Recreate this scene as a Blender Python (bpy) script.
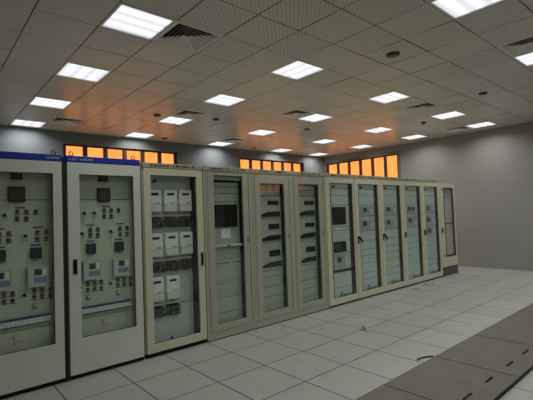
import bpy, bmesh, math, random
from mathutils import Matrix, Vector
random.seed(7)
SC = bpy.context.scene
for o in list(bpy.data.objects):
    bpy.data.objects.remove(o)
COL = SC.collection

# ------------------------------------------------------------------ camera, world, exposure
yaw, pitch, roll = .7190, .0363, -.0366
fw = Vector((math.sin(yaw)*math.cos(pitch), math.cos(yaw)*math.cos(pitch), math.sin(pitch)))
rt = Vector((math.cos(yaw), -math.sin(yaw), 0)); up = rt.cross(fw)
r2 = rt*math.cos(roll) + up*math.sin(roll); u2 = -rt*math.sin(roll) + up*math.cos(roll)
cd = bpy.data.cameras.new('camera'); cam = bpy.data.objects.new('camera', cd); COL.objects.link(cam)
cam.matrix_world = Matrix(((r2.x, u2.x, -fw.x, 0), (r2.y, u2.y, -fw.y, 0), (r2.z, u2.z, -fw.z, 1.625), (0, 0, 0, 1)))
cd.sensor_width = 36; cd.lens = 401.92*36/533; cd.clip_start = .05
SC.camera = cam
w = bpy.data.worlds.new('world'); SC.world = w; w.use_nodes = True
w.node_tree.nodes['Background'].inputs[0].default_value = (.02, .021, .024, 1)
w.node_tree.nodes['Background'].inputs[1].default_value = 1
SC.view_settings.view_transform = 'Standard'; SC.view_settings.look = 'None'
SC.view_settings.exposure = 0.0; SC.view_settings.gamma = 1; SC.view_settings.use_curve_mapping = False
WATT = 12.6           # power of each ceiling lamp
PANE = 1.5            # radiance of the orange window film

CZ, YF, YB, XE = 3.6615, 4.4907, 9.714, 11.407     # ceiling height, cabinet fronts, rear wall, end wall
X0, Y0 = -4.2, -7.2                                # far ends of the room behind the viewer
TX, TY = .594, .597                                # ceiling tile pitch

# ------------------------------------------------------------------ materials
def mat(name, col, rough=.5, metal=0, spec=.5, noise=0, nscale=6, bump=0, bscale=200):
    m = bpy.data.materials.new(name); m.use_nodes = True
    nt = m.node_tree; b = nt.nodes['Principled BSDF']
    c = [((v/255)/12.92 if v/255 <= .04045 else ((v/255+.055)/1.055)**2.4) for v in col]
    b.inputs['Base Color'].default_value = (*c, 1); b.inputs['Roughness'].default_value = rough
    b.inputs['Metallic'].default_value = metal; b.inputs['Specular IOR Level'].default_value = spec
    tc = nt.nodes.new('ShaderNodeTexCoord')
    if noise:
        n = nt.nodes.new('ShaderNodeTexNoise'); n.inputs['Scale'].default_value = nscale; n.inputs['Detail'].default_value = 5
        nt.links.new(tc.outputs['Object'], n.inputs['Vector'])
        mr = nt.nodes.new('ShaderNodeMapRange'); mr.inputs[1].default_value = .3; mr.inputs[2].default_value = .7
        mr.inputs[3].default_value = 1-noise; mr.inputs[4].default_value = 1+noise
        nt.links.new(n.outputs['Fac'], mr.inputs[0])
        mx = nt.nodes.new('ShaderNodeVectorMath'); mx.operation = 'SCALE'; mx.inputs[0].default_value = c
        nt.links.new(mr.outputs[0], mx.inputs['Scale']); nt.links.new(mx.outputs[0], b.inputs['Base Color'])
    if bump:
        n2 = nt.nodes.new('ShaderNodeTexNoise'); n2.inputs['Scale'].default_value = bscale
        nt.links.new(tc.outputs['Object'], n2.inputs['Vector'])
        bp = nt.nodes.new('ShaderNodeBump'); bp.inputs['Strength'].default_value = bump; bp.inputs['Distance'].default_value = .002
        nt.links.new(n2.outputs['Fac'], bp.inputs['Height']); nt.links.new(bp.outputs[0], b.inputs['Normal'])
    return m
def emit(name, col, strength, vary=0):
    m = bpy.data.materials.new(name); m.use_nodes = True; nt = m.node_tree
    nt.nodes.remove(nt.nodes['Principled BSDF']); out = nt.nodes['Material Output']
    e = nt.nodes.new('ShaderNodeEmission'); e.inputs[0].default_value = (*col, 1); e.inputs[1].default_value = strength
    if vary:
        tc = nt.nodes.new('ShaderNodeTexCoord'); n = nt.nodes.new('ShaderNodeTexNoise'); n.inputs['Scale'].default_value = 3.5
        n.inputs['Detail'].default_value = 4
        nt.links.new(tc.outputs['Object'], n.inputs['Vector'])
        mr = nt.nodes.new('ShaderNodeMapRange'); mr.inputs[1].default_value = .3; mr.inputs[2].default_value = .7
        mr.inputs[3].default_value = strength*(1-vary); mr.inputs[4].default_value = strength*(1+vary)
        nt.links.new(n.outputs['Fac'], mr.inputs[0]); nt.links.new(mr.outputs[0], e.inputs[1])
    nt.links.new(e.outputs[0], out.inputs[0]); return m
def glass_mat(name, tint, rough=0.0):
    m = bpy.data.materials.new(name); m.use_nodes = True; nt = m.node_tree
    nt.nodes.remove(nt.nodes['Principled BSDF']); out = nt.nodes['Material Output']
    t = nt.nodes.new('ShaderNodeBsdfTransparent'); t.inputs[0].default_value = (*tint, 1)
    g = nt.nodes.new('ShaderNodeBsdfGlossy'); g.inputs['Roughness'].default_value = rough
    # Schlick reflectance of a thin sheet, the same from both sides
    ge = nt.nodes.new('ShaderNodeNewGeometry'); dt = nt.nodes.new('ShaderNodeVectorMath'); dt.operation = 'DOT_PRODUCT'
    nt.links.new(ge.outputs['Incoming'], dt.inputs[0]); nt.links.new(ge.outputs['Normal'], dt.inputs[1])
    c = math_n(nt, 'ABSOLUTE', dt.outputs['Value'])
    f = math_n(nt, 'ADD', math_n(nt, 'MULTIPLY', math_n(nt, 'POWER', math_n(nt, 'SUBTRACT', 1.0, c), 5.0), .96), .04).node
    mx = nt.nodes.new('ShaderNodeMixShader')
    nt.links.new(f.outputs[0], mx.inputs[0]); nt.links.new(t.outputs[0], mx.inputs[1]); nt.links.new(g.outputs[0], mx.inputs[2])
    nt.links.new(mx.outputs[0], out.inputs[0]); return m
def node(nt, kind, **kw):
    n = nt.nodes.new(kind)
    for k, v in kw.items(): setattr(n, k, v)
    return n
def math_n(nt, op, a, b=None):
    n = node(nt, 'ShaderNodeMath', operation=op)
    for i, v in enumerate((a, b)):
        if v is None: continue
        if hasattr(v, 'links') or isinstance(v, bpy.types.NodeSocket): nt.links.new(v, n.inputs[i])
        else: n.inputs[i].default_value = v
    return n.outputs[0]

def floor_material():
    m = mat('raised_floor_tiles', (158, 159, 150), .42, 0, .35); nt = m.node_tree; b = nt.nodes['Principled BSDF']
    tc = node(nt, 'ShaderNodeTexCoord'); sp = node(nt, 'ShaderNodeSeparateXYZ'); nt.links.new(tc.outputs['Object'], sp.inputs[0])
    fx = math_n(nt, 'DIVIDE', math_n(nt, 'SUBTRACT', sp.outputs[0], 2.8335-60), .6)
    fy = math_n(nt, 'DIVIDE', math_n(nt, 'SUBTRACT', sp.outputs[1], 4.5677-60), .6)
    cx, cy = math_n(nt, 'FLOOR', fx), math_n(nt, 'FLOOR', fy)
    cb = node(nt, 'ShaderNodeCombineXYZ'); nt.links.new(cx, cb.inputs[0]); nt.links.new(cy, cb.inputs[1])
    wn = node(nt, 'ShaderNodeTexWhiteNoise', noise_dimensions='3D'); nt.links.new(cb.outputs[0], wn.inputs[0])
    def edge(f):
        fr = math_n(nt, 'FRACT', f)
        return math_n(nt, 'MINIMUM', fr, math_n(nt, 'SUBTRACT', 1, fr))
    ed = math_n(nt, 'MINIMUM', edge(fx), edge(fy))
    seam = node(nt, 'ShaderNodeMapRange'); nt.links.new(ed, seam.inputs[0])
    seam.inputs[1].default_value = .006; seam.inputs[2].default_value = .0115; seam.inputs[3].default_value = 0; seam.inputs[4].default_value = 1
    nz = node(nt, 'ShaderNodeTexNoise'); nz.inputs['Scale'].default_value = 5; nz.inputs['Detail'].default_value = 6; nz.inputs['Roughness'].default_value = .65
    nt.links.new(tc.outputs['Object'], nz.inputs['Vector'])
    dirt = node(nt, 'ShaderNodeMapRange'); nt.links.new(nz.outputs[0], dirt.inputs[0])
    dirt.inputs[1].default_value = .3; dirt.inputs[2].default_value = .7; dirt.inputs[3].default_value = .9; dirt.inputs[4].default_value = 1.04
    tv = math_n(nt, 'ADD', math_n(nt, 'MULTIPLY', wn.outputs[0], .07), .965)
    sc = math_n(nt, 'MULTIPLY', math_n(nt, 'MULTIPLY', tv, dirt.outputs[0]), 1)
    v = node(nt, 'ShaderNodeVectorMath', operation='SCALE'); v.inputs[0].default_value = b.inputs['Base Color'].default_value[:3]
    nt.links.new(sc, v.inputs['Scale'])
    mx = node(nt, 'ShaderNodeMix', data_type='RGBA'); nt.links.new(seam.outputs[0], mx.inputs[0])
    mx.inputs[6].default_value = (.012, .011, .01, 1); nt.links.new(v.outputs[0], mx.inputs[7])
    nt.links.new(mx.outputs[2], b.inputs['Base Color'])
    bp = node(nt, 'ShaderNodeBump'); bp.inputs['Strength'].default_value = .6; bp.inputs['Distance'].default_value = .003
    nt.links.new(seam.outputs[0], bp.inputs['Height']); nt.links.new(bp.outputs[0], b.inputs['Normal'])
    return m
def diffuser_material():
    # three tubes showing softly through the diffuser
    m = bpy.data.materials.new('lamp_diffuser_light'); m.use_nodes = True; nt = m.node_tree
    nt.nodes.remove(nt.nodes['Principled BSDF']); out = nt.nodes['Material Output']
    tc = node(nt, 'ShaderNodeTexCoord'); sp = node(nt, 'ShaderNodeSeparateXYZ'); nt.links.new(tc.outputs['Object'], sp.inputs[0])
    c = math_n(nt, 'COSINE', math_n(nt, 'MULTIPLY', sp.outputs[1], 2*math.pi/.168))
    mr = node(nt, 'ShaderNodeMapRange', interpolation_type='SMOOTHSTEP'); nt.links.new(c, mr.inputs[0])
    mr.inputs[1].default_value = -1; mr.inputs[2].default_value = .8; mr.inputs[3].default_value = .86; mr.inputs[4].default_value = 1.2
    e = node(nt, 'ShaderNodeEmission'); e.inputs[0].default_value = (.94, .965, 1, 1)
    nt.links.new(mr.outputs[0], e.inputs[1]); nt.links.new(e.outputs[0], out.inputs[0])
    return m
def ceiling_material():
    m = mat('perforated_ceiling_tile', (205, 198, 185), .33, 0, .6); nt = m.node_tree; b = nt.nodes['Principled BSDF']
    tc = node(nt, 'ShaderNodeTexCoord'); mp = node(nt, 'ShaderNodeMapping'); mp.inputs['Rotation'].default_value = (0, 0, 0)
    nt.links.new(tc.outputs['Object'], mp.inputs[0])
    sp = node(nt, 'ShaderNodeSeparateXYZ'); nt.links.new(mp.outputs[0], sp.inputs[0])
    k = 2*math.pi/.06
    s1 = math_n(nt, 'SINE', math_n(nt, 'MULTIPLY', sp.outputs[0], k)); s2 = math_n(nt, 'SINE', math_n(nt, 'MULTIPLY', sp.outputs[1], k))
    pat = math_n(nt, 'MULTIPLY', s1, s2)
    hole = node(nt, 'ShaderNodeMapRange'); nt.links.new(pat, hole.inputs[0])
    hole.inputs[1].default_value = .25; hole.inputs[2].default_value = .75; hole.inputs[3].default_value = 1.08; hole.inputs[4].default_value = .62
    s0 = node(nt, 'ShaderNodeSeparateXYZ'); nt.links.new(tc.outputs['Object'], s0.inputs[0])
    cb = node(nt, 'ShaderNodeCombineXYZ')
    nt.links.new(math_n(nt, 'FLOOR', math_n(nt, 'DIVIDE', math_n(nt, 'SUBTRACT', s0.outputs[0], 2.047-59.4), TX)), cb.inputs[0])
    nt.links.new(math_n(nt, 'FLOOR', math_n(nt, 'DIVIDE', math_n(nt, 'SUBTRACT', s0.outputs[1], 4.2365-59.7), TY)), cb.inputs[1])
    wn = node(nt, 'ShaderNodeTexWhiteNoise', noise_dimensions='3D'); nt.links.new(cb.outputs[0], wn.inputs[0])
    sc = math_n(nt, 'MULTIPLY', hole.outputs[0], math_n(nt, 'ADD', math_n(nt, 'MULTIPLY', wn.outputs[0], .1), .95))
    v = node(nt, 'ShaderNodeVectorMath', operation='SCALE'); v.inputs[0].default_value = b.inputs['Base Color'].default_value[:3]
    nt.links.new(sc, v.inputs['Scale']); nt.links.new(v.outputs[0], b.inputs['Base Color'])
    return m

M = dict(
    wall=mat('wall_paint', (146, 144, 138), .6, 0, .3, .025, 1.2), rearwall=mat('cool_light_wall_paint', (112, 117, 119), .6, 0, .3, .025, 1.2), whitewall=mat('white_bounce_wall_paint', (236, 235, 230), .6, 0, .3),  # rear wall colour carries the cool tint of the light there
    trim=mat('grey_window_trim', (112, 112, 112), .7, 0, .3, .12, 40),
    winframe=mat('brown_window_frame', (58, 42, 36), .35, 0, .5),
    pane=emit('orange_film', (1.0, .3, .066), PANE, .1),
    floor=floor_material(), ceil=ceiling_material(),
    black=mat('black_plastic', (8, 8, 9), .5, 0, .25), dark=mat('dark_void_and_slat_shade', (10, 10, 10), .8, 0, .2),
    beige=mat('beige_cabinet_paint', (195, 194, 166), .45, 0, .4, .03, 3),
    header=mat('olive_header_paint', (160, 158, 132), .45, 0, .4, .04, 5),
    pale=mat('pale_grey_cabinet_paint', (198, 203, 190), .45, 0, .4, .03, 3),
    blue=mat('blue_header_paint', (16, 44, 150), .4, 0, .5),
    panel=mat('pale_green_panel_paint', (204, 212, 189), .5, 0, .35, .03, 2),
    rack=mat('grey_green_rack_plate', (176, 187, 168), .5, 0, .35, .03, 4),
    bluegrey=mat('blue_grey_plate', (198, 208, 202), .5, 0, .35, .03, 4),
    inside=mat('inside_cabinet_paint', (150, 158, 142), .6),
    seam=mat('dark_seam_and_shade', (38, 42, 37), .7), plinth=mat('grey_plinth', (88, 86, 86), .6, 0, .3, .06, 8),
    glass=glass_mat('door_glass', (.95, .975, .96)),
    white=mat('white_plastic', (244, 244, 240), .4), cream=mat('cream_plastic', (228, 227, 214), .45),
    paper=mat('paper', (246, 247, 244), .8), beigepaper=mat('beige_paper', (220, 212, 184), .85, 0, .2, .1, 30),
    red=mat('red_lamp', (190, 40, 36), .3), maroon=mat('maroon_lamp', (100, 26, 30), .3),
    teal=mat('teal_lamp', (14, 84, 86), .3), green=mat('green_lamp', (14, 62, 44), .3), navy=mat('navy_lamp', (16, 26, 60), .3),
    paleled=mat('pale_lamp', (206, 208, 190), .3), tagblue=mat('blue_tag', (26, 60, 110), .5), tag=mat('dark_tag', (70, 78, 74), .6),
    screen=mat('dark_screen', (62, 68, 66), .3, 0, .3), rackpaint=mat('grey_beige_cabinet_paint', (162, 163, 142), .45, 0, .4, .03, 3), pinkgrey=mat('warm_grey_cover', (196, 186, 176), .6), lcd=mat('olive_lcd', (70, 74, 44), .2), lightblue=mat('light_blue_key_area', (124, 146, 172), .45),
    device=mat('grey_device', (206, 210, 204), .45), devicebg=mat('blue_grey_device', (166, 174, 174), .45),
    metal=mat('steel', (170, 172, 172), .3, 1), gasket=mat('black_gasket_and_shade', (18, 17, 16), .7),
    glow=diffuser_material(),
    lampframe=mat('white_lamp_frame', (225, 226, 226), .4), vent=mat('vent_aluminium', (236, 232, 220), .5, 0, .4),
    board=mat('worn_grey_panel', (93, 88, 76), .5, 0, .35, .12, 5), leaf=mat('yellow_green_leaf', (150, 146, 60), .6),
    detector=mat('dark_brown_detector', (58, 50, 38), .5), detectorlight=mat('detector_centre', (120, 110, 84), .5),
    redplastic=mat('red_plastic', (140, 20, 20), .4), wire=mat('black_wire', (16, 16, 15), .5), wiregrey=mat('grey_wire', (66, 66, 61), .5),
    mullion=mat('mullion_paint', (56, 46, 42), .4), bluemark=mat('blue_mark', (30, 52, 170), .5))

# ------------------------------------------------------------------ mesh helpers
class MB:
    def __init__(s): s.bm = bmesh.new()
    def box(s, a, b, bev=0, mi=0):
        v = [s.bm.verts.new((x, y, z)) for x in (a[0], b[0]) for y in (a[1], b[1]) for z in (a[2], b[2])]
        fs = [s.bm.faces.new([v[i] for i in f]) for f in ((0, 1, 3, 2), (4, 6, 7, 5), (0, 4, 5, 1), (2, 3, 7, 6), (0, 2, 6, 4), (1, 5, 7, 3))]
        for f in fs: f.material_index = mi
        if bev:
            es = list({e for f in fs for e in f.edges})
            r = bmesh.ops.bevel(s.bm, geom=es, offset=bev, segments=2, affect='EDGES', profile=.5)
            for f in r['faces']: f.material_index = mi
        return s
    def prism(s, pts, axis, a, b, mi=0):
        # pts: 2-D polygon in the two other axes (in x,y,z order), extruded along axis from a to b
        def P(p, t):
            q = list(p); q.insert(axis, t); return s.bm.verts.new(q)
        A = [P(p, a) for p in pts]; B = [P(p, b) for p in pts]; n = len(pts)
        fs = [s.bm.faces.new(A), s.bm.faces.new(B[::-1])]
        fs += [s.bm.faces.new((A[i], B[i], B[(i+1) % n], A[(i+1) % n])) for i in range(n)]
        for f in fs: f.material_index = mi
        return s
    def lathe(s, c, prof, axis=1, n=20, mi=0):
        # prof: list of (radius, height along axis); first and last are closed
        rings = []
        for r, h in prof:
            ring = []
            for k in range(n):
                t = 2*math.pi*k/n; p = [r*math.cos(t), r*math.sin(t)]; p.insert(axis, h)
                ring.append(s.bm.verts.new((c[0]+p[0], c[1]+p[1], c[2]+p[2])))
            rings.append(ring)
        for A, B in zip(rings, rings[1:]):
            for k in range(n):
                f = s.bm.faces.new((A[k], A[(k+1) % n], B[(k+1) % n], B[k])); f.material_index = mi; f.smooth = True
        for R in (rings[0], rings[-1]):
            f = s.bm.faces.new(R); f.material_index = mi
        return s
    def tube(s, pts, r, n=6, mi=0):
        pts = [Vector(p) for p in pts]; rings = []
        for i, p in enumerate(pts):
            d = (pts[min(i+1, len(pts)-1)] - pts[max(i-1, 0)]).normalized()
            a = d.orthogonal().normalized(); b = d.cross(a)
            rings.append([s.bm.verts.new(p + r*(math.cos(2*math.pi*k/n)*a + math.sin(2*math.pi*k/n)*b)) for k in range(n)])
        for A, B in zip(rings, rings[1:]):
            for k in range(n):
                f = s.bm.faces.new((A[k], A[(k+1) % n], B[(k+1) % n], B[k])); f.smooth = True; f.material_index = mi
        s.bm.faces.new(rings[0]); s.bm.faces.new(rings[-1])
        return s
    def frame(s, u0, u1, w0, w1, o0, o1, p0, p1, v0, v1, bev=0):
        # a flat ring in the x-z plane: outer rectangle u0..u1, w0..w1 and hole o0..o1, p0..p1, from depth v0 to v1
        O = [(u0, w0), (u1, w0), (u1, w1), (u0, w1)]; I = [(o0, p0), (o1, p0), (o1, p1), (o0, p1)]
        V = {}
        for nm, R in (('O', O), ('I', I)):
            for i, (x, z) in enumerate(R):
                for j, y in enumerate((v0, v1)): V[nm, i, j] = s.bm.verts.new((x, y, z))
        for i in range(4):
            k = (i+1) % 4
            for f in ((('O', i, 0), ('O', k, 0), ('I', k, 0), ('I', i, 0)), (('O', i, 1), ('I', i, 1), ('I', k, 1), ('O', k, 1)),
                      (('O', i, 0), ('O', i, 1), ('O', k, 1), ('O', k, 0)), (('I', i, 0), ('I', k, 0), ('I', k, 1), ('I', i, 1))):
                s.bm.faces.new([V[q] for q in f])
        return s
    def build(s, name, m, parent=None, label=None, loc=None):
        bmesh.ops.recalc_face_normals(s.bm, faces=s.bm.faces)
        me = bpy.data.meshes.new(name); s.bm.to_mesh(me); s.bm.free()
        for q in (m if isinstance(m, (list, tuple)) else [m]): me.materials.append(q)
        o = bpy.data.objects.new(name, me); COL.objects.link(o)
        if parent: o.parent = parent
        if loc: o.location = loc
        if label: o['label'] = label
        return o
def empty(name, loc, label, cat, group=None):
    o = bpy.data.objects.new(name, None); COL.objects.link(o); o.location = loc; o.empty_display_size = .1
    o['label'] = label; o['category'] = cat
    if group: o['group'] = group
    return o
def tag(o, label, cat, group=None):
    o['label'] = label; o['category'] = cat
    if group: o['group'] = group
    return o
def struct(o): o['kind'] = 'structure'; return o
def copy_tree(o, parent=None):
    c = o.copy(); COL.objects.link(c)
    if parent: c.parent = parent; c.matrix_parent_inverse = o.matrix_parent_inverse.copy()
    for ch in [x for x in bpy.data.objects if x.parent == o]: copy_tree(ch, c)
    return c

# ------------------------------------------------------------------ room shell
struct(MB().box((X0, Y0, -.2), (XE, YB, 0)).build('floor', M['floor']))
WZ0, WZ1 = 2.50, 3.395                       # window opening heights
def wall_with_openings(name, axis, pos, out, span, opens):
    b = MB(); a, z = span[0], CZ+.16
    def seg(s0, s1, z0, z1):
        p = [0, 0, z0]; q = [0, 0, z1]; p[1-axis], q[1-axis] = s0, s1; p[axis], q[axis] = min(pos, pos+out), max(pos, pos+out)
        b.box(p, q)
    for o0, o1 in sorted(opens):
        seg(a, o0, -.2, z); seg(o0, o1, -.2, WZ0); seg(o0, o1, WZ1, z); a = o1
    seg(a, span[1], -.2, z)
    return struct(b.build(name, M[{'wall_rear': 'rearwall', 'wall_end': 'wall'}.get(name, 'whitewall')]))
wall_with_openings('wall_rear', 1, YB, .24, (X0-.24, XE+.24), [(2.50, 5.36), (7.47, 10.29)])
wall_with_openings('wall_end', 0, XE, .24, (Y0-.24, YB), [(6.70, 9.64), (-4.62, -1.72)])
wall_with_openings('wall_left', 0, X0, -.24, (Y0-.24, YB), [])
wall_with_openings('wall_front', 1, Y0, -.24, (X0, XE), [])  # unseen left and front walls are white to bounce fill onto the cabinets
def window(name, axis, pos, s0, s1):
    # built along local x from 0 to L, local y into the wall, then turned to its wall
    L = s1-s0; h0, h1 = WZ0, WZ1
    root = bpy.data.objects.new(name, None); COL.objects.link(root); struct(root)
    struct(MB().frame(-.07, L+.07, h0-.07, h1+.07, 0, L, h0, h1, -.012, .0).build('trim', M['trim'], root))
    struct(MB().frame(.001, L-.001, h0+.001, h1-.001, .035, L-.035, h0+.035, h1-.022, .045, .12).build('frame', M['winframe'], root))
    n = 6; pit = (L-.05)/n
    for k in range(1, n):
        c = .025+pit*k
        struct(MB().box((c-.036, .045, h0+.03), (c+.036, .12, h1-.02), .004).build('mullion', M['mullion'], root))
    for k in range(n):
        c0, c1 = .025+pit*k, .025+pit*(k+1)
        struct(MB().frame(c0+.03, c1-.03, h0+.03, h1-.02, c0+.052, c1-.052, h0+.055, h1-.04, .06, .112).build('sash', M['winframe'], root))
        struct(MB().box((c0+.045, .095, h0+.05), (c1-.045, .1, h1-.035)).build('pane', M['pane'], root))
    if axis == 1: root.location = (s0, pos, 0)
    else: root.location = (pos, s1, 0); root.rotation_euler = (0, 0, -math.pi/2)
    return root
window('window_1', 1, YB, 2.50, 5.36); window('window_2', 1, YB, 7.47, 10.29)
window('window_3', 0, XE, 6.70, 9.64); window('window_4', 0, XE, -4.62, -1.72)

# ------------------------------------------------------------------ ceiling: clip-in tiles around lamps and vents
CX = [1.750, 4.124, 6.499, 8.873, 10.655]           # lamp columns
CY = {-3: -3.2, -2: -.83, -1: 1.55, 0: 3.938, 1: 5.729, 2: 7.520, 3: 9.311}
lamps = [(c, r) for r in (0, 1, 2, 3) for c in range(5)] + [(1, -1), (2, -1)]
unseen_lamps = [(3, -1), (4, -1), (0, -1)] + [(c, r) for r in (-2, -3) for c in range(5)]  # unseen lamps carrying the grid on, added to light the cabinet fronts
vents = [(CX[0]+TX, CY[0]), (CX[0]+TX, CY[3]-TY), (CX[1], CY[2]-TY), (CX[2]-TX, CY[1]), (7.687-.0, CY[0]), (CX[2]-TX, CY[-1]),
         (CX[4], CY[0]+TY), (CX[2], CY[3]-TY)]
taken = [(CX[c], CY[r]) for c, r in lamps+unseen_lamps] + vents
b = MB()
sx, sy = 1.75-TX/2, 3.938-TY/2
i0, i1 = int((X0-sx)//TX), int((XE-sx)//TX); j0, j1 = int((Y0-sy)//TY), int((YB-sy)//TY)
for i in range(i0, i1+1):
    for j in range(j0, j1+1):
        xa, xb, ya, yb = sx+i*TX, sx+(i+1)*TX, sy+j*TY, sy+(j+1)*TY
        if any(xa < x < xb and ya < y < yb for x, y in taken): continue
        xa, xb, ya, yb = max(xa, X0), min(xb, XE), max(ya, Y0), min(yb, YB)
        if xb-xa < .02 or yb-ya < .02: continue
        g, c = .004, .003
        tx, ty = random.gauss(0, .0035), random.gauss(0, .0035); mx, my = (xa+xb)/2, (ya+yb)/2
        V = []
        for ins, z in ((g, CZ+.03), (g, CZ+c), (g+c, CZ)):
            V.append([b.bm.verts.new((x, y, z+(tx*(x-mx)+ty*(y-my) if z < CZ+.02 else 0)))
                      for x, y in ((xa+ins, ya+ins), (xb-ins, ya+ins), (xb-ins, yb-ins), (xa+ins, yb-ins))])
        for A, B in zip(V, V[1:]):
            for k in range(4):
                f = b.bm.faces.new((A[k], A[(k+1) % 4], B[(k+1) % 4], B[k])); f.material_index = 1 if A is V[0] else 0
        b.bm.faces.new(V[2])
b.box((X0, Y0, CZ+.16), (XE, YB, CZ+.2), 0, 1)
ce = b.build('ceiling', [M['ceil'], M['dark']]); struct(ce)

# ------------------------------------------------------------------ ceiling lamps
def make_lamp(loc, label, group, turn):
    t = empty('ceiling_light', loc, label, 'ceiling light', group)
    f = MB()
    h, q = .293, .268
    f.frame(-h, h, -h, h, -q, q, -q, q, 0, .06); f.bm.transform(Matrix.Rotation(math.pi/2, 4, 'X'))
    for v in f.bm.verts: v.co.z = abs(v.co.z)
    f.build('frame', M['lampframe'], t)
    MB().box((-h+.01, -h+.01, .061), (h-.01, h-.01, .075)).build('housing', M['lampframe'], t)
    MB().box((-q, -q, .012), (q, q, .02)).build('diffuser', M['glow'], t)
    ld = bpy.data.lights.new('lamp_light', 'AREA'); ld.shape = 'SQUARE'; ld.size = 2*q-.02; ld.energy = WATT; ld.color = (.97, .985, 1.0)
    ld.spread = math.radians(150)
    lo = bpy.data.objects.new('lamp_light', ld); COL.objects.link(lo); lo.parent = t; lo.location = (0, 0, .006)
    t.rotation_euler = (0, 0, math.pi/2 if turn else 0)
    return t
G = 'square ceiling lights in the tiled ceiling'
rowname = ['row above the cabinet fronts', 'second row behind the cabinet fronts', 'third row back', 'row along the rear wall']
LL = {(0, 0): 'large bright square ceiling light at the upper left, touching the nearest square vent',
      (1, 0): 'square ceiling light in the upper centre, second in the row of the largest left one',
      (2, 0): 'square ceiling light just below the big round dark ceiling detector',
      (3, 0): 'square ceiling light between a vent two tiles off and the last light of its row',
      (4, 0): 'square ceiling light at the right end of its row, touching a vent by the wall',
      (0, 1): 'square ceiling light on the left, next behind the largest left one',
      (1, 1): 'square ceiling light left of centre, second back in the second column',
      (2, 1): 'square ceiling light whose left neighbour tile is a vent, in the middle of the ceiling',
      (3, 1): 'square ceiling light in orange glow above the right half of the end wall windows',
      (4, 1): 'square ceiling light past the near end of the end wall windows, below the alarm',
      (0, 2): 'third square ceiling light back in the leftmost column, two tiles before the wall lamp',
      (1, 2): 'square ceiling light just beyond a vent, in orange glow left of centre',
      (2, 2): 'small square ceiling light in orange glow above the middle rear windows',
      (3, 2): 'small square ceiling light above the far end of the end wall windows',
      (4, 2): 'small square ceiling light close to the end wall, above the middle of its windows',
      (0, 3): 'small square ceiling light in the far left corner, nearest the rear wall',
      (1, 3): 'small square ceiling light by the rear wall above the right half of the left windows',
      (2, 3): 'small square ceiling light by the rear wall between the two window groups, behind a vent',
      (3, 3): 'small square ceiling light by the rear wall above the right end of the middle windows',
      (4, 3): 'smallest square ceiling light, in the corner where rear wall and end wall meet',
      (1, -1): 'largest square ceiling light, cut by the top edge of the picture',
      (2, -1): 'bright square ceiling light cut by the right edge of the picture, beside a vent'}
proto = make_lamp((CX[0], CY[0], CZ), LL[0, 0], G, False)
for c, r in lamps[1:]+unseen_lamps:
    o = copy_tree(proto); o.location = (CX[c], CY[r], CZ)
    o.rotation_euler = (0, 0, math.pi/2 if (c+r) % 2 else 0)
    if (c, r) in LL: o['label'] = LL[c, r]
    else: o['label'] = 'unseen square ceiling light added further along the ceiling behind the viewer'; o['group'] = 'unseen ceiling lights added behind the viewer'

# ------------------------------------------------------------------ air vents (four-way louvred diffusers)
def make_vent(loc, label):
    t = empty('air_vent', loc, label, 'air vent', 'square air vents in the ceiling')
    h = .292
    f = MB(); f.frame(-h, h, -h, h, -.262, .262, -.262, .262, 0, .012); f.bm.transform(Matrix.Rotation(math.pi/2, 4, 'X'))
    for v in f.bm.verts: v.co.z = abs(v.co.z)
    f.build('frame', M['vent'], t)
    MB().box((-h, -h, .125), (h, h, .13)).box((-h, -h, .0125), (-h+.004, h, .125)).box((h-.004, -h, .0125), (h, h, .125)) \
        .box((-h+.004, -h, .0125), (h-.004, -h+.004, .125)).box((-h+.004, h-.004, .0125), (h-.004, h, .125)).build('plenum_box', M['dark'], t)
    for k in range(6):
        o = .255-.042*k
        b = MB(); V = []
        for s, z in ((o, .001), (o-.046, .048), (o-.047, .047), (o-.003, .0)):
            V.append([b.bm.verts.new((x*s, y*s, z)) for x, y in ((-1, -1), (1, -1), (1, 1), (-1, 1))] if s > .003 else None)
        if V[1] is None or V[2] is None: 
            b.bm.free(); b = MB().box((-.02, -.02, .002), (.02, .02, .012)); b.build('louvre', M['vent'], t); continue
        for A, B in zip(V, V[1:]+V[:1]):
            for q in range(4):
                f = b.bm.faces.new((A[q], A[(q+1) % 4], B[(q+1) % 4], B[q])); f.material_index = 1 if A is V[0] else 0  # upper slat faces blackened to paint in the shade between slats
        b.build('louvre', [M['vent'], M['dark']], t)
    return t
VL = ['largest square air vent with black slots, beside the big upper left light',
      'small air vent on the far left, before the light nearest the rear wall',
      'air vent just in front of the light in orange glow left of centre',
      'air vent in the middle of the ceiling, immediately beside a square light',
      'air vent alone in the tiles left of the light above the red detector',
      'air vent near the right edge, its neighbour the light cut by that edge',
      'air vent by the end wall, touching the last light of the row',
      'smallest air vent, by the rear wall light between the two window groups']
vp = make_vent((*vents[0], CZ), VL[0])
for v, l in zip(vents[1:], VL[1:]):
    o = copy_tree(vp); o.location = (*v, CZ); o['label'] = l

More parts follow.
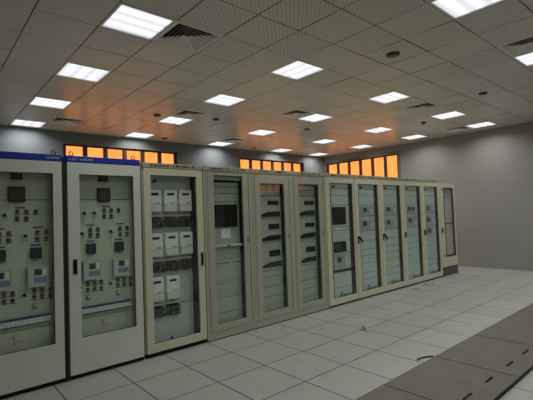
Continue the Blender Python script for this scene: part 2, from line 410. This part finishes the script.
def detector(x, y, r, label, red=False):
    t = empty('smoke_detector' if not red else 'fire_alarm', (x, y, CZ), label, 'detector', None if red else 'round detectors on the ceiling')
    MB().lathe((0, 0, 0), [(r, .012), (r, -.012), (r*.92, -.02), (r*.72, -.02)], 2, 24).build('base', M['redplastic' if red else 'detector'], t)
    MB().lathe((0, 0, 0), [(r*.71, -.0205), (r*.66, -.04 if red else -.03), (r*.25, -.06 if red else -.034)], 2, 24).build('cap', M['redplastic' if red else 'detectorlight'], t)
detector(4.711, 2.766, .085, 'largest round dark ceiling detector, high in the right half of the ceiling')
detector(3.59, 7.278, .075, 'round dark detector in orange glow before the lights over the left windows')
detector(4.746, 6.931, .07, 'round dark detector right of the vent and light left of centre')
detector(7.676, 2.771, .075, 'round dark detector on the right, high above the bare end wall')
detector(7.158, 6.593, .07, 'round dark detector between the middle vent and the room corner')
detector(4.777, 9.30, .07, 'small round detector close above the left rear windows')
detector(7.736, 9.30, .07, 'small round detector close above the middle rear windows')
detector(8.993, 4.579, .06, 'red round fire alarm on the ceiling above the right windows', True)

# ------------------------------------------------------------------ cabinets
H_ = 'row of tall cabinets with glass doors'
def marks(u0, u1, w, h, v, n, dense=.65):
    # a row of small raised strokes: print too small to read
    b = MB(); x = u0; st = (u1-u0)/n
    for k in range(n):
        if random.random() < dense:
            hh = h*random.uniform(.55, 1)
            b.box((x, v-.001, w), (x+st*random.uniform(.5, .9), v, w+hh))
        x += st
    return b
def carcass(t, W, D, z0, z1, m, base=None):
    b = MB(); T = .018
    b.box((.003, .03, z0), (T, D, z1)).box((W-T, .03, z0), (W-.003, D, z1)).box((T, D-T, z0), (W-T, D, z1))
    b.box((T, .03, z1-T), (W-T, D-T, z1)).box((T, .03, z0), (W-T, D-T, z0+T))
    return b.build('body', m, t)
def plinth(t, W, D, h, m, inset=.03):
    MB().box((.006, inset, 0), (W-.006, D-.01, h-.001)).build('plinth', m, t)
def door(t, d0, d1, z0, z1, g, m, gm='glass', gasket=True):
    dr = MB().frame(d0, d1, z0, z1, g[0], g[1], g[2], g[3], 0, .024).build('door', m, t)
    if gasket:
        MB().frame(g[0]-.012, g[1]+.012, g[2]-.012, g[3]+.012, g[0]+.006, g[1]-.006, g[2]+.006, g[3]-.006, .0245, .029).build('gasket', M['gasket'], dr)
    MB().box((g[0]+.0005, .010, g[2]+.0005), (g[1]-.0005, .014, g[3]-.0005)).build('glass', M[gm], dr)
    return dr
def plates(t, u0, u1, z, v, m, name='front_plate', th=.02):
    for a, b in zip(z, z[1:]):
        MB().box((u0, v, a+.0035), (u1, v+th, b-.0035), .0015).build(name, m, t)
def knob(t, u, w, v, plate):
    s = MB().box((u-.035, v-.006, w-.035), (u+.035, v-.001, w+.035), .002).build('selector_switch', M['device'], t)
    k = MB().lathe((u, v-.0065, w), [(.017, 0), (.016, -.012), (.013, -.016)], 1, 16)
    k.prism([(u-.016, w+.012), (u-.012, w+.016), (u+.018, w-.012), (u+.013, w-.017)], 1, v-.036, v-.021)
    k.build('knob', M['black'], s)
def button(t, u, w, v, m):
    o = MB().lathe((u, v, w), [(.02, -.001), (.02, -.008), (.0165, -.009)], 1, 14).build('indicator_lamp', M['black'], t)
    MB().lathe((u, v-.0092, w), [(.016, 0), (.0155, -.010), (.011, -.014)], 1, 14).build('lens', M[m], o)
    MB().box((u-.027, v-.002, w-.035), (u+.027, v-.0005, w-.023)).build('name_tag', M['tag'], t)

def relay_cabinet(E, label, p0, p1):
    W, D = .805, .8
    t = empty('relay_cabinet', (E, YF, 0), label, 'cabinet', H_)
    carcass(t, W, D, .045, 2.25, M['pale']); plinth(t, W, D, .045, M['black'])
    if p0 > .5: MB().box((W-.001, .012, 0), (W+.034, .4, 2.24)).build('gap_shade_strip', M['gasket'], t, 'black strip standing in for the shaded gap')  # black filler in place of the shaded gap to the next cabinet
    hd = MB().box((.004, .0, 2.252), (W-.004, .3, 2.318), .003).build('header', M['blue'], t, 'blue header strip along the top')
    marks(p0, p1, 2.272, .028, 0, 9, .85).build('header_print', M['lightblue'], hd)
    MB().box((.004, .301, 2.252), (W-.004, D, 2.30)).build('top_cover', M['pale'], t)
    for u in (.06, W-.07):
        b = MB(); b.tube([(u+.019*math.cos(a), .05, 2.345+.022*math.sin(a)) for a in [math.radians(-60+i*30) for i in range(11)]], .005)
        b.box((u-.02, .035, 2.3185), (u+.02, .065, 2.3265)); b.build('lifting_eye', M['black'], t)
    dr = door(t, .008, W-.008, .048, 2.247, (.124, .714, .405, 2.125), M['pale'])
    h = MB().box((.05, -.012, 1.08), (.088, -.0005, 1.232), .004).build('door_handle', M['black'], dr)
    MB().box((.057, -.02, 1.10), (.081, -.0125, 1.19), .004).build('lever', M['black'], h)
    # mounting panel and everything fixed to it
    v = .12
    plates(t, .03, W-.03, (.09, .58, 1.86, 2.22), v, M['panel'], 'mounting_panel')
    a = MB().box((.362, v-.02, 2.062), (.462, v-.001, 2.142), .003).build('digital_meter', M['black'], t)
    MB().box((.375, v-.0215, 2.08), (.449, v-.0205, 2.125)).build('meter_display', M['screen'], a)
    marks(.37, .45, 2.04, .01, v-.0005, 6, .9).build('name_tag', M['tag'], t)
    a = MB().box((.34, v-.024, 1.838), (.484, v-.001, 1.99), .003).build('control_screen', M['black'], t)
    MB().box((.354, v-.0255, 1.855), (.470, v-.0245, 1.972)).build('screen_glass', M['screen'], a)
    marks(.38, .445, 1.818, .01, v-.0005, 5, .9).build('name_tag', M['tagblue'], t)
    for u, w in ((.44, 1.775), (.263, 1.573), (.591, 1.575), (.264, 1.397), (.573, 1.397), (.262, .972), (.58, .972)):
        MB().box((u-.045, v-.003, w), (u+.045, v-.0005, w+.014)).build('group_tag', M['tagblue'], t)
    knob(t, .201, 1.712, v, False); knob(t, .308, 1.713, v, True); knob(t, .173, 1.494, v, False); knob(t, .484, 1.501, v, True)
    knob(t, .466, .918, v, True); knob(t, .145, .918, v, False)
    for u, w, m in ((.418, 1.747, 'teal'), (.497, 1.746, 'red'), (.579, 1.744, 'green'), (.416, 1.68, 'maroon'), (.495, 1.677, 'teal'),
                    (.263, 1.535, 'navy'), (.345, 1.537, 'red'), (.262, 1.474, 'navy'), (.343, 1.471, 'green'),
                    (.591, 1.535, 'teal'), (.674, 1.538, 'maroon'), (.59, 1.47, 'red'), (.672, 1.468, 'teal'),
                    (.228, .951, 'green'), (.297, .95, 'red'), (.368, .953, 'navy'), (.227, .886, 'maroon'), (.298, .886, 'green'), (.367, .883, 'navy'),
                    (.555, .948, 'green'), (.624, .947, 'red'), (.70, .949, 'navy'), (.554, .889, 'maroon'), (.623, .887, 'teal'), (.699, .885, 'navy'),
                    (.225, .806, 'paleled'), (.554, .804, 'paleled')):
        button(t, u, w, v, m)
    for u in (.264, .573):
        a = MB().box((u-.05, v-.03, 1.268), (u+.05, v-.001, 1.378), .003).build('panel_meter', M['black'], t)
        MB().box((u-.032, v-.0315, 1.285), (u+.032, v-.0305, 1.36)).build('meter_face', M['navy'], a)
        marks(u-.035, u+.035, 1.245, .01, v-.0005, 6, .9).build('name_tag', M['tag'], t)
    for u in (.172, .492):
        a = MB().box((u, v-.06, .994), (u+.176, v-.001, 1.197), .006).build('protection_relay', M['device'], t)
        MB().box((u+.055, v-.0625, 1.105), (u+.12, v-.0605, 1.165), .0005).build('lcd_display', M['lcd'], a)
        MB().box((u+.05, v-.0625, 1.03), (u+.165, v-.0605, 1.085), .0005).build('key_field', M['lightblue'], a)
        MB().box((u+.128, v-.0625, 1.10), (u+.165, v-.0605, 1.17), .0005).build('label_plate', M['white'], a)
        MB().frame(u-.003, u+.179, .991, 1.2, u+.003, u+.173, .997, 1.194, v-.068, v-.0635).build('cover_rim', M['device'], a)
    st = MB().box((.10, v-.02, .632), (.69, v-.001, .70)).box((.10, v-.03, .622), (.69, v-.001, .6315)).build('terminal_strip', M['black'], t)
    for k in range(27):
        u = .104+k*.0216
        MB().box((u, v-.052, .636), (u+.0165, v-.0205, .686), .001).build('terminal_block', M['white'], st)
    MB().box((.10, v-.045, .6875), (.69, v-.0205, .71), .002).build('marker_rail', M['tagblue'], st)
    lb = MB().box((.343, v-.002, .41), (.497, v-.0005, .54)).build('paper_label', M['beigepaper'], t)
    MB().box((.36, v-.003, .52), (.38, v-.0021, .53)).box((.375, v-.003, .455), (.382, v-.0021, .52)).box((.4, v-.003, .47), (.47, v-.0021, .474)).build('label_print', M['tag'], lb)
    return t
relay_cabinet(.342, 'pale grey relay cabinet with blue header at the left edge, partly cut off by it', .66, .78)
relay_cabinet(1.184, 'pale grey relay cabinet with blue header standing beside the beige meter cabinet', .03, .27)

def sticker(dr, u, w):
    a = MB().prism([(u, w+.04), (u+.055, w+.04), (u+.0275, w+.095)], 1, .0085, .0095).build('logo_mark', M['bluemark'], dr)
    marks(u-.05, u+.27, w+.002, .032, .0095, 12, 1).build('sticker_print', M['tagblue'], dr)
def head(t, W, z0, z1, m, u0=.2, u1=.6):
    hd = MB().box((.003, -.004, z0), (W-.003, .3, z1), .003).build('header', m, t)
    a = (u0+u1)/2
    marks(u0, a-.07, z0+.018, .024, -.0045, 5, .8).build('header_print', M['seam'], hd)
    marks(a-.03, u1, z0+.018, .024, -.0045, 9, .8).build('header_print', M['seam'], hd)
    MB().box((.003, .301, z0), (W-.003, .8, z1-.01)).build('top_cover', m, t)

# --- meter cabinet
E, W, D = 2.01, .83, .8
t = empty('meter_cabinet', (E, YF, 0), 'beige cabinet with eight white electricity meters behind its glass door', 'cabinet', H_)
carcass(t, W, D, .05, 2.235, M['beige']); plinth(t, W, D, .05, M['black']); head(t, W, 2.237, 2.295, M['header'], .1, .75)
dr = door(t, .012, W-.012, .055, 2.233, (.10, .728, .152, 2.147), M['beige'])
h = MB().box((.765, -.014, 1.0), (.795, -.0005, 1.17), .004).build('door_handle', M['black'], dr)
MB().box((.770, -.024, 1.03), (.790, -.0145, 1.12), .004).build('lever', M['black'], h)
sticker(dr, .30, .12)
v = .15
plates(t, .05, .72, (.09, .55, 1.08, 1.62, 2.2), v, M['bluegrey'], 'mounting_panel')
MB().box((.73, .06, .08), (.80, .5, 2.2)).build('side_shade_filler', M['gasket'], t)  # black block paints in the shade of the recessed cabinet side
MB().prism([(.18, 2.06), (.19, 2.11), (.205, 2.07), (.215, 2.11), (.235, 2.115), (.255, 2.06), (.23, 2.075)], 1, v-.003, v-.0005).build('blue_emblem', M['bluemark'], t)
b = MB().tube([(.738, .04, 1.96), (.738, .04, 2.13)], .012, 10); b.build('white_reflection_rod', M['white'], t)  # white rod stands in for a bright reflection
random.seed(3)
def meter(u, z0, z1):
    y = v-.065
    a = MB().box((u, y, z0+.085), (u+.178, v-.001, z1), .008).build('electricity_meter', M['white'], t)
    MB().box((u+.004, y-.006, z0), (u+.174, v-.001, z0+.082), .006).build('terminal_cover', M['cream'], a)
    MB().box((u+.04, y-.0015, z1-.07), (u+.135, y-.0002, z1-.04)).build('display', M['black'], a)
    marks(u+.085, u+.155, z0+.10, .018, y-.0003, 6, .9).build('rating_print', M['tag'], a)
    # screw terminals and the tangle of black wires below the meter
    MB().box((u+.01, v-.05, z0-.055), (u+.168, v-.03, z0-.04), .002).build('terminal_rail', M['bluegrey'], t)
    w_ = MB(); zc = z0-.135
    for k in range(14):
        x = u+.004+k*.0125; q = random.uniform(-.02, .02)
        w_.tube([(x, v-.03, z0-.07), (x+q*.5, v-.055, zc+.05), (x+q, v-.05-random.uniform(0, .03), zc+random.uniform(-.02, .03)), (x+q*2, v-.05, zc-.03-random.uniform(0, .04)), (x+q*1.4, v-.005, zc-.05)], .0055, 5, k % 5 == 1)
    for k in range(4):
        zz = zc+.035-.026*k
        w_.tube([(u-.012, v-.05, zz), (u+.05, v-.075+random.uniform(0, .02), zz-random.uniform(-.012, .02)), (u+.12, v-.07, zz+random.uniform(-.02, .012)), (u+.192, v-.05, zz+random.uniform(-.012, .012))], .009, 5)
    w_.build('wire_bundle', [M['wire'], M['wiregrey']], t)
for u in (.104, .316, .525):
    meter(u, 1.707, 1.98); meter(u, 1.16, 1.44)
for u in (.104, .316): meter(u, .624, .908)

# --- rack cabinets with narrow glass doors
def rack_cabinet(E, label, gz, fill, lockz, paint='rackpaint'):
    W, D = .81, .8
    t = empty('rack_cabinet', (E, YF, 0), label, 'cabinet', H_)
    carcass(t, W, D, .09, 2.235, M[paint]); 
    MB().box((.003, .004, .013), (W-.003, D, .089), .003).build('plinth', M[paint], t); MB().box((.006, .012, 0), (W-.006, D-.01, .0125)).build('foot_strip', M['black'], t)
    head(t, W, 2.237, 2.295, M['header'], .12, .7)
    # body front frame and the door set into it
    MB().frame(.003, W-.003, .091, 2.234, .036, W-.05, .11, 2.222, .001, .028).build('front_frame', M[paint], t)
    dr = door(t, .041, W-.055, .115, 2.217, (.16, .65, gz[0], gz[1]), M[paint])
    lk = MB().lathe((.715, -.0005, lockz), [(.013, 0), (.012, -.006), (.008, -.008)], 1, 14).build('door_lock', M['metal'], dr)
    MB().box((.707, -.004, lockz-.09), (.723, -.0005, lockz-.03), .002).build('keyhole_plate', M['seam'], lk)
    for s in (.062, .748):
        MB().box((s-.002, -.0015, .14), (s+.002, -.0003, 2.19)).build('door_groove', M['seam'], dr)
    MB().box((.11, .1, .12), (.163, .14, 2.2)).build('shade_dark_rack_rail', M['seam'], t); MB().box((.652, .1, .12), (.74, .14, 2.2)).build('shade_dark_rack_rail', M['seam'], t)  # rails coloured dark to stand in for shade beside the plates
    MB().box((.0185, .045, 2.12 if gz[1] > 2.15 else 2.09), (W-.0185, .06, 2.2)).build('rack_top_bar', M['rack'], t)
    fill(t)
    return t
def fill3(t):
    v = .1
    plates(t, .165, .65, (.12, .309, .513, .702, .736, .977, 1.2, 1.826, 1.937, 2.032, 2.10), v, M['rack'])
    m = MB().box((.225, v-.03, 1.475), (.595, v-.001, 1.785), .004).build('monitor', M['black'], t)
    MB().box((.24, v-.0315, 1.50), (.58, v-.0305, 1.77)).build('monitor_screen', M['black'], m)
    MB().box((.326, v-.002, 1.32), (.489, v-.0005, 1.455)).build('paper_sheet', M['paper'], t)
    s = MB().box((.17, v-.06, 1.205), (.645, v-.001, 1.236), .004).build('keyboard_drawer', M['device'], t)
    MB().box((.385, v-.065, 1.212), (.43, v-.0605, 1.228), .001).build('drawer_latch', M['seam'], s)
    MB().box((.45, v-.006, .972), (.50, v-.001, .982)).build('plate_latch', M['white'], t)
    MB().box((.17, v-.012, 1.0), (.645, v-.001, 1.014)).build('cable_bar', M['device'], t)
rack_cabinet(2.84, 'beige rack cabinet with black monitor and white paper sheet, beside the meter cabinet', (.195, 2.18), fill3, 1.34)
def fill_units(t, zs):
    v = .1
    ed = [.12, .262, .396, .531, .69, .78]
    plates(t, .165, .65, ed, v, M['rack'])
    tops = [1.905]+[z[2]-.035 for z in zs[:-1]]
    for (zd0, zd1, zw), top in zip(zs, tops):
        low = zw-.03 if zw > 1 else .783
        MB_ = MB().box((.165, v-.004, low), (.65, v+.02, top), .002).build('equipment_unit', M['rack'], t)
        MB().box((.382, v-.012, zd0), (.606, v-.0045, zd1), .002).build('display', M['black'], MB_)
        pts = [(.20, zw), (.215, zw+.022), (.27, zw+.036), (.33, zw+.058), (.39, zw+.072), (.612, zw+.078), (.618, zw+.07), (.618, zw+.004), (.61, zw)]
        MB().prism(pts, 1, v-.022, v-.0045).build('front_hood', M['black'], MB_)
    plates(t, .165, .65, (1.91, 2.0, 2.085), v, M['rack'])
rack_cabinet(3.65, 'beige rack cabinet with three black hooded units, orange window reflected in its glass', (.2, 2.09), lambda t: fill_units(t, [(1.77, 1.836, 1.593), (1.398, 1.48, 1.232), (.987, 1.079, .83)]), 1.335)
rack_cabinet(4.454, 'beige rack cabinet with three black hooded units, beside the cabinet with black monitor and module', (.195, 2.10), lambda t: fill_units(t, [(1.763, 1.827, 1.59), (1.396, 1.463, 1.222), (.983, 1.068, .823)]), 1.335)

# --- protection cabinets
def protection_cabinet(E, W, label, fill, lever):
    D = .8
    t = empty('protection_cabinet', (E, YF, 0), label, 'cabinet', H_)
    carcass(t, W, D, .03, 2.235, M['beige']); plinth(t, W, D, .03, M['black']); head(t, W, 2.237, 2.30, M['header'], .15, .65)
    dr = door(t, .008, W-.008, .035, 2.233, (.118, .765, .138, 2.135), M['beige'])
    if lever:
        h = MB().box((.045, -.012, 1.03), (.075, -.0005, 1.16), .004).build('door_handle', M['black'], dr)
        if lever == 'tilted':
            MB().prism([(.05, 1.15), (.072, 1.168), (.178, 1.062), (.16, 1.04)], 1, -.032, -.0125).build('lever', M['black'], h)
        else: MB().box((.05, -.026, 1.05), (.07, -.0125, 1.14), .004).build('lever', M['black'], h)
    MB().box((.14, .045, .05), (.186, .075, 2.2)).build('shade_dark_rack_rail', M['seam'], t); MB().box((.678, .045, .05), (.80, .075, 2.2)).build('shade_dark_rack_rail', M['seam'], t)  # inner shade beside the plates put into the dark rail colour
    fill(t)
    lg = MB().box((.222, .0365, 2.05), (.295, .0395, 2.092)).build('logo_plate', M['navy'], t)
    sticker(dr, .33, .155)
    return t
def box_device(t, u0, u1, z0, z1, sq, extra=False):
    v = .04
    a = MB().box((u0, v-.014, z0), (u1, v-.0005, z1), .003).build('protection_relay', M['devicebg'], t)
    for s in sq: MB().box((s[0], v-.0165, s[2]), (s[1], v-.0145, s[3]), .0005).build('relay_display', M['screen'], a)
    MB().box((u1-.11, v-.0165, z0+.03), (u1-.03, v-.0145, z1-.04), .0005).build('key_field', M['device'], a)
    MB().frame(u0, u1, z0, z1, u0+.008, u1-.008, z0+.008, z1-.008, v-.02, v-.0145).build('bezel', M['device'], a)
PL = (.06, .19, .34, .471, .635, .783, .9, 1.064, 1.25, 1.46, 1.53, 1.73, 1.93, 2.04, 2.2)
def fill_std(dev, pal='bluegrey', ed=PL):
    def f(t):
        plates(t, .19, .675, ed, .04, M[pal])
        for d in dev: box_device(t, *d)
    return f
def fill6(t):
    v = .04
    plates(t, .19, .675, (.06, .3, .57, .61, .9, 1.12, 1.30, 1.36, 1.75, 1.92, 2.04, 2.2), v, M['bluegrey'])
    m = MB().box((.2, v-.016, 1.405), (.572, v-.0005, 1.712), .004).build('monitor', M['black'], t)
    MB().box((.215, v-.0175, 1.43), (.557, v-.0165, 1.695)).build('monitor_screen', M['black'], m)
    k = MB().box((.208, v-.014, .92), (.548, v-.0005, 1.10), .003).build('black_module', M['black'], t)
    MB().box((.23, v-.0155, .95), (.4, v-.0145, 1.07)).build('module_window', M['screen'], k)
    box_device(t, .205, .615, .64, .888, [(.279, .393, .739, .833)])
    MB().box((.19, v-.01, .575), (.675, v-.0005, .605), .002).build('cable_slot', M['seam'], t)
    MB().box((.3, v-.002, 1.315), (.42, v-.0005, 1.34)).build('label_plate', M['white'], t)
protection_cabinet(5.268, .811, 'beige protection cabinet with black monitor above a black module and one grey relay', fill6, None)
protection_cabinet(6.08, .825, 'beige protection cabinet next after the one with a monitor, its black lever swung out', fill_std([(.225, .625, 1.549, 1.708, [(.294, .40, 1.605, 1.69)]), (.222, .625, 1.277, 1.445, [(.26, .396, 1.338, 1.437)])]), 'tilted')
protection_cabinet(6.905, .825, 'second beige protection cabinet with a swung out black lever, two relays and pale displays', fill_std([(.235, .633, 1.541, 1.70, [(.27, .38, 1.60, 1.68)]), (.21, .62, 1.285, 1.436, [(.25, .37, 1.34, 1.42)])]), 'tilted')
protection_cabinet(7.73, .825, 'beige protection cabinet with two dark squares on its upper relay, upright black handle', fill_std([(.25, .615, 1.549, 1.70, [(.27, .38, 1.595, 1.68), (.43, .54, 1.595, 1.68)]), (.242, .61, 1.277, 1.453, [(.265, .38, 1.34, 1.43)])]), 'upright')
protection_cabinet(8.555, .845, 'last beige protection cabinet with three stacked relays, beside the lower end cabinet', fill_std([(.23, .605, 1.556, 1.702, [(.29, .38, 1.60, 1.68)]), (.215, .59, 1.279, 1.453, [(.26, .37, 1.33, 1.42)]), (.22, .595, 1.023, 1.212, [(.27, .4, 1.08, 1.17)])]), 'upright')

# --- end cabinet
E, W, D = 9.402, .82, .8
t = empty('end_cabinet', (E, YF, 0), 'lower beige cabinet with dark grey plinth at the far end of the row', 'cabinet', H_)
carcass(t, W, D, .212, 2.225, M['beige'])
MB().box((.003, .006, 0), (W-.003, D-.01, .21), .003).build('plinth', M['plinth'], t, 'dark grey plinth')
dr = door(t, .008, W-.008, .216, 2.22, (.225, .705, .47, 2.10), M['beige'], 'glass', False)
MB().frame(.205, .725, .45, 2.12, .235, .675, .485, 2.09, -.004, -.0005).build('gasket', M['gasket'], dr)
h = MB().box((.045, -.012, 1.03), (.075, -.0005, 1.16), .004).build('door_handle', M['black'], dr)
MB().box((.05, -.026, 1.05), (.07, -.0125, 1.14), .004).build('lever', M['black'], h)
for z in (2.07, .5): MB().tube([(.10, -.008, z-.03), (.10, -.008, z+.03)], .008, 8).build('hinge', M['black'], dr)
plates(t, .2, .74, (.24, 1.235), .03, M['pinkgrey'], 'inner_cover'); plates(t, .2, .74, (1.255, 1.85, 2.2), .03, M['pinkgrey'], 'inner_cover')
MB().box((.22, .026, 1.237), (.72, .046, 1.253)).build('cross_bar', M['gasket'], t)
MB().box((.30, .0275, 1.87), (.60, .0295, 2.06)).build('cover_label', M['inside'], t)

# ------------------------------------------------------------------ loose panels on the floor
BX = [(2.22, 3.212), (3.224, 4.192), (4.206, 5.228), (5.243, 7.40), (7.416, 9.5)]
BL = ['worn grey metal panel on the floor, nearest of the row, cut by the picture bottom',
      'worn grey metal panel on the floor with the black cable piece at its corner',
      'worn grey metal panel with two slots, third in the row on the floor',
      'long grey metal panel on the floor, fourth in the row, without slots in sight',
      'last grey metal panel of the row on the floor, a sliver at the right edge']
for k, ((a, c), l) in enumerate(zip(BX, BL)):
    n = 2
    b = MB(); y0, y1, z1 = 1.345, 2.147, .038
    if k == 3: sl = [(5.95, 6.13), (6.5, 6.68)]
    elif k == 4: sl = [(8.0, 8.18), (8.8, 8.98)]
    else: sl = [(a+.235, a+.41), (a+.69, a+.865)]
    if k == 1: sl = [(3.40, 3.575), (3.865, 4.04)]
    if k == 2: sl = [(4.405, 4.58), (4.87, 5.07)]
    # sheet with slots: strips round each slot, folded edges on all sides
    s0, s1 = 1.502, 1.528
    b.box((a, y0, .002), (c, s0, z1)); b.box((a, s1, .002), (c, y1, z1))
    xs = [a]+[q for s in sl for q in s]+[c]
    for i in range(0, len(xs), 2): b.box((xs[i], s0, .002), (xs[i+1], s1, z1))
    o = b.build('floor_panel', M['board']); tag(o, l, 'panel', 'grey panels lying in a row on the floor')
    e = MB().box((a+.002, y0-.003, .0015), (c-.002, y0-.0005, .03))
    e.build('edge_shade_strip', M['gasket'], o, 'dark strip standing in for the unlit near edge')  # black strip paints in the shade along the near edge
# ------------------------------------------------------------------ litter
b = MB(); pts = [(4.054, 2.268), (4.10, 2.273), (4.16, 2.262), (4.22, 2.235), (4.266, 2.20)]
o = b.tube([(x, y, .0085) for x, y in pts], .008, 8).build('cable_offcut', M['wire']); tag(o, 'short curved black cable piece lying on the white floor tiles against the grey panel', 'cable')
def leaf(x, y, a, L, label):
    b = MB(); n = 7; R = Matrix.Rotation(a, 3, 'Z'); rows = []
    for i in range(n):
        s = i/(n-1); wd = .32*L*math.sin(math.pi*min(1, s*.92+.04)); z = .012+.03*L/.1*math.sin(s*2.6)*.5
        rows.append([Vector((x, y, 0))+R @ Vector(((s-.5)*L, q*wd, z+abs(q)*.014)) for q in (-.5, 0, .5)])
    V = [[b.bm.verts.new(p) for p in r] for r in rows]
    for A, B in zip(V, V[1:]):
        for k in range(2): b.bm.faces.new((A[k], A[k+1], B[k+1], B[k]))
    bmesh.ops.solidify(b.bm, geom=b.bm.faces[:], thickness=.002)
    b.tube([Vector((x, y, 0))+R @ Vector((-.5*L-.05, 0, .004)), Vector((x, y, 0))+R @ Vector((-.5*L+.01, 0, .013))], .003, 5)
    o = b.build('dry_leaf', M['leaf']); tag(o, label, 'leaf', 'dry leaves on the floor'); return o
leaf(4.62, 3.36, math.radians(60), .15, 'largest yellow green dry leaf, lying alone mid floor')
leaf(7.55, 4.17, math.radians(-20), .17, 'smaller of the two dry leaves on the floor by the far protection cabinets')
leaf(8.2, 4.24, math.radians(-30), .22, 'small dry leaf close to the last protection cabinet, nearest the end cabinet')
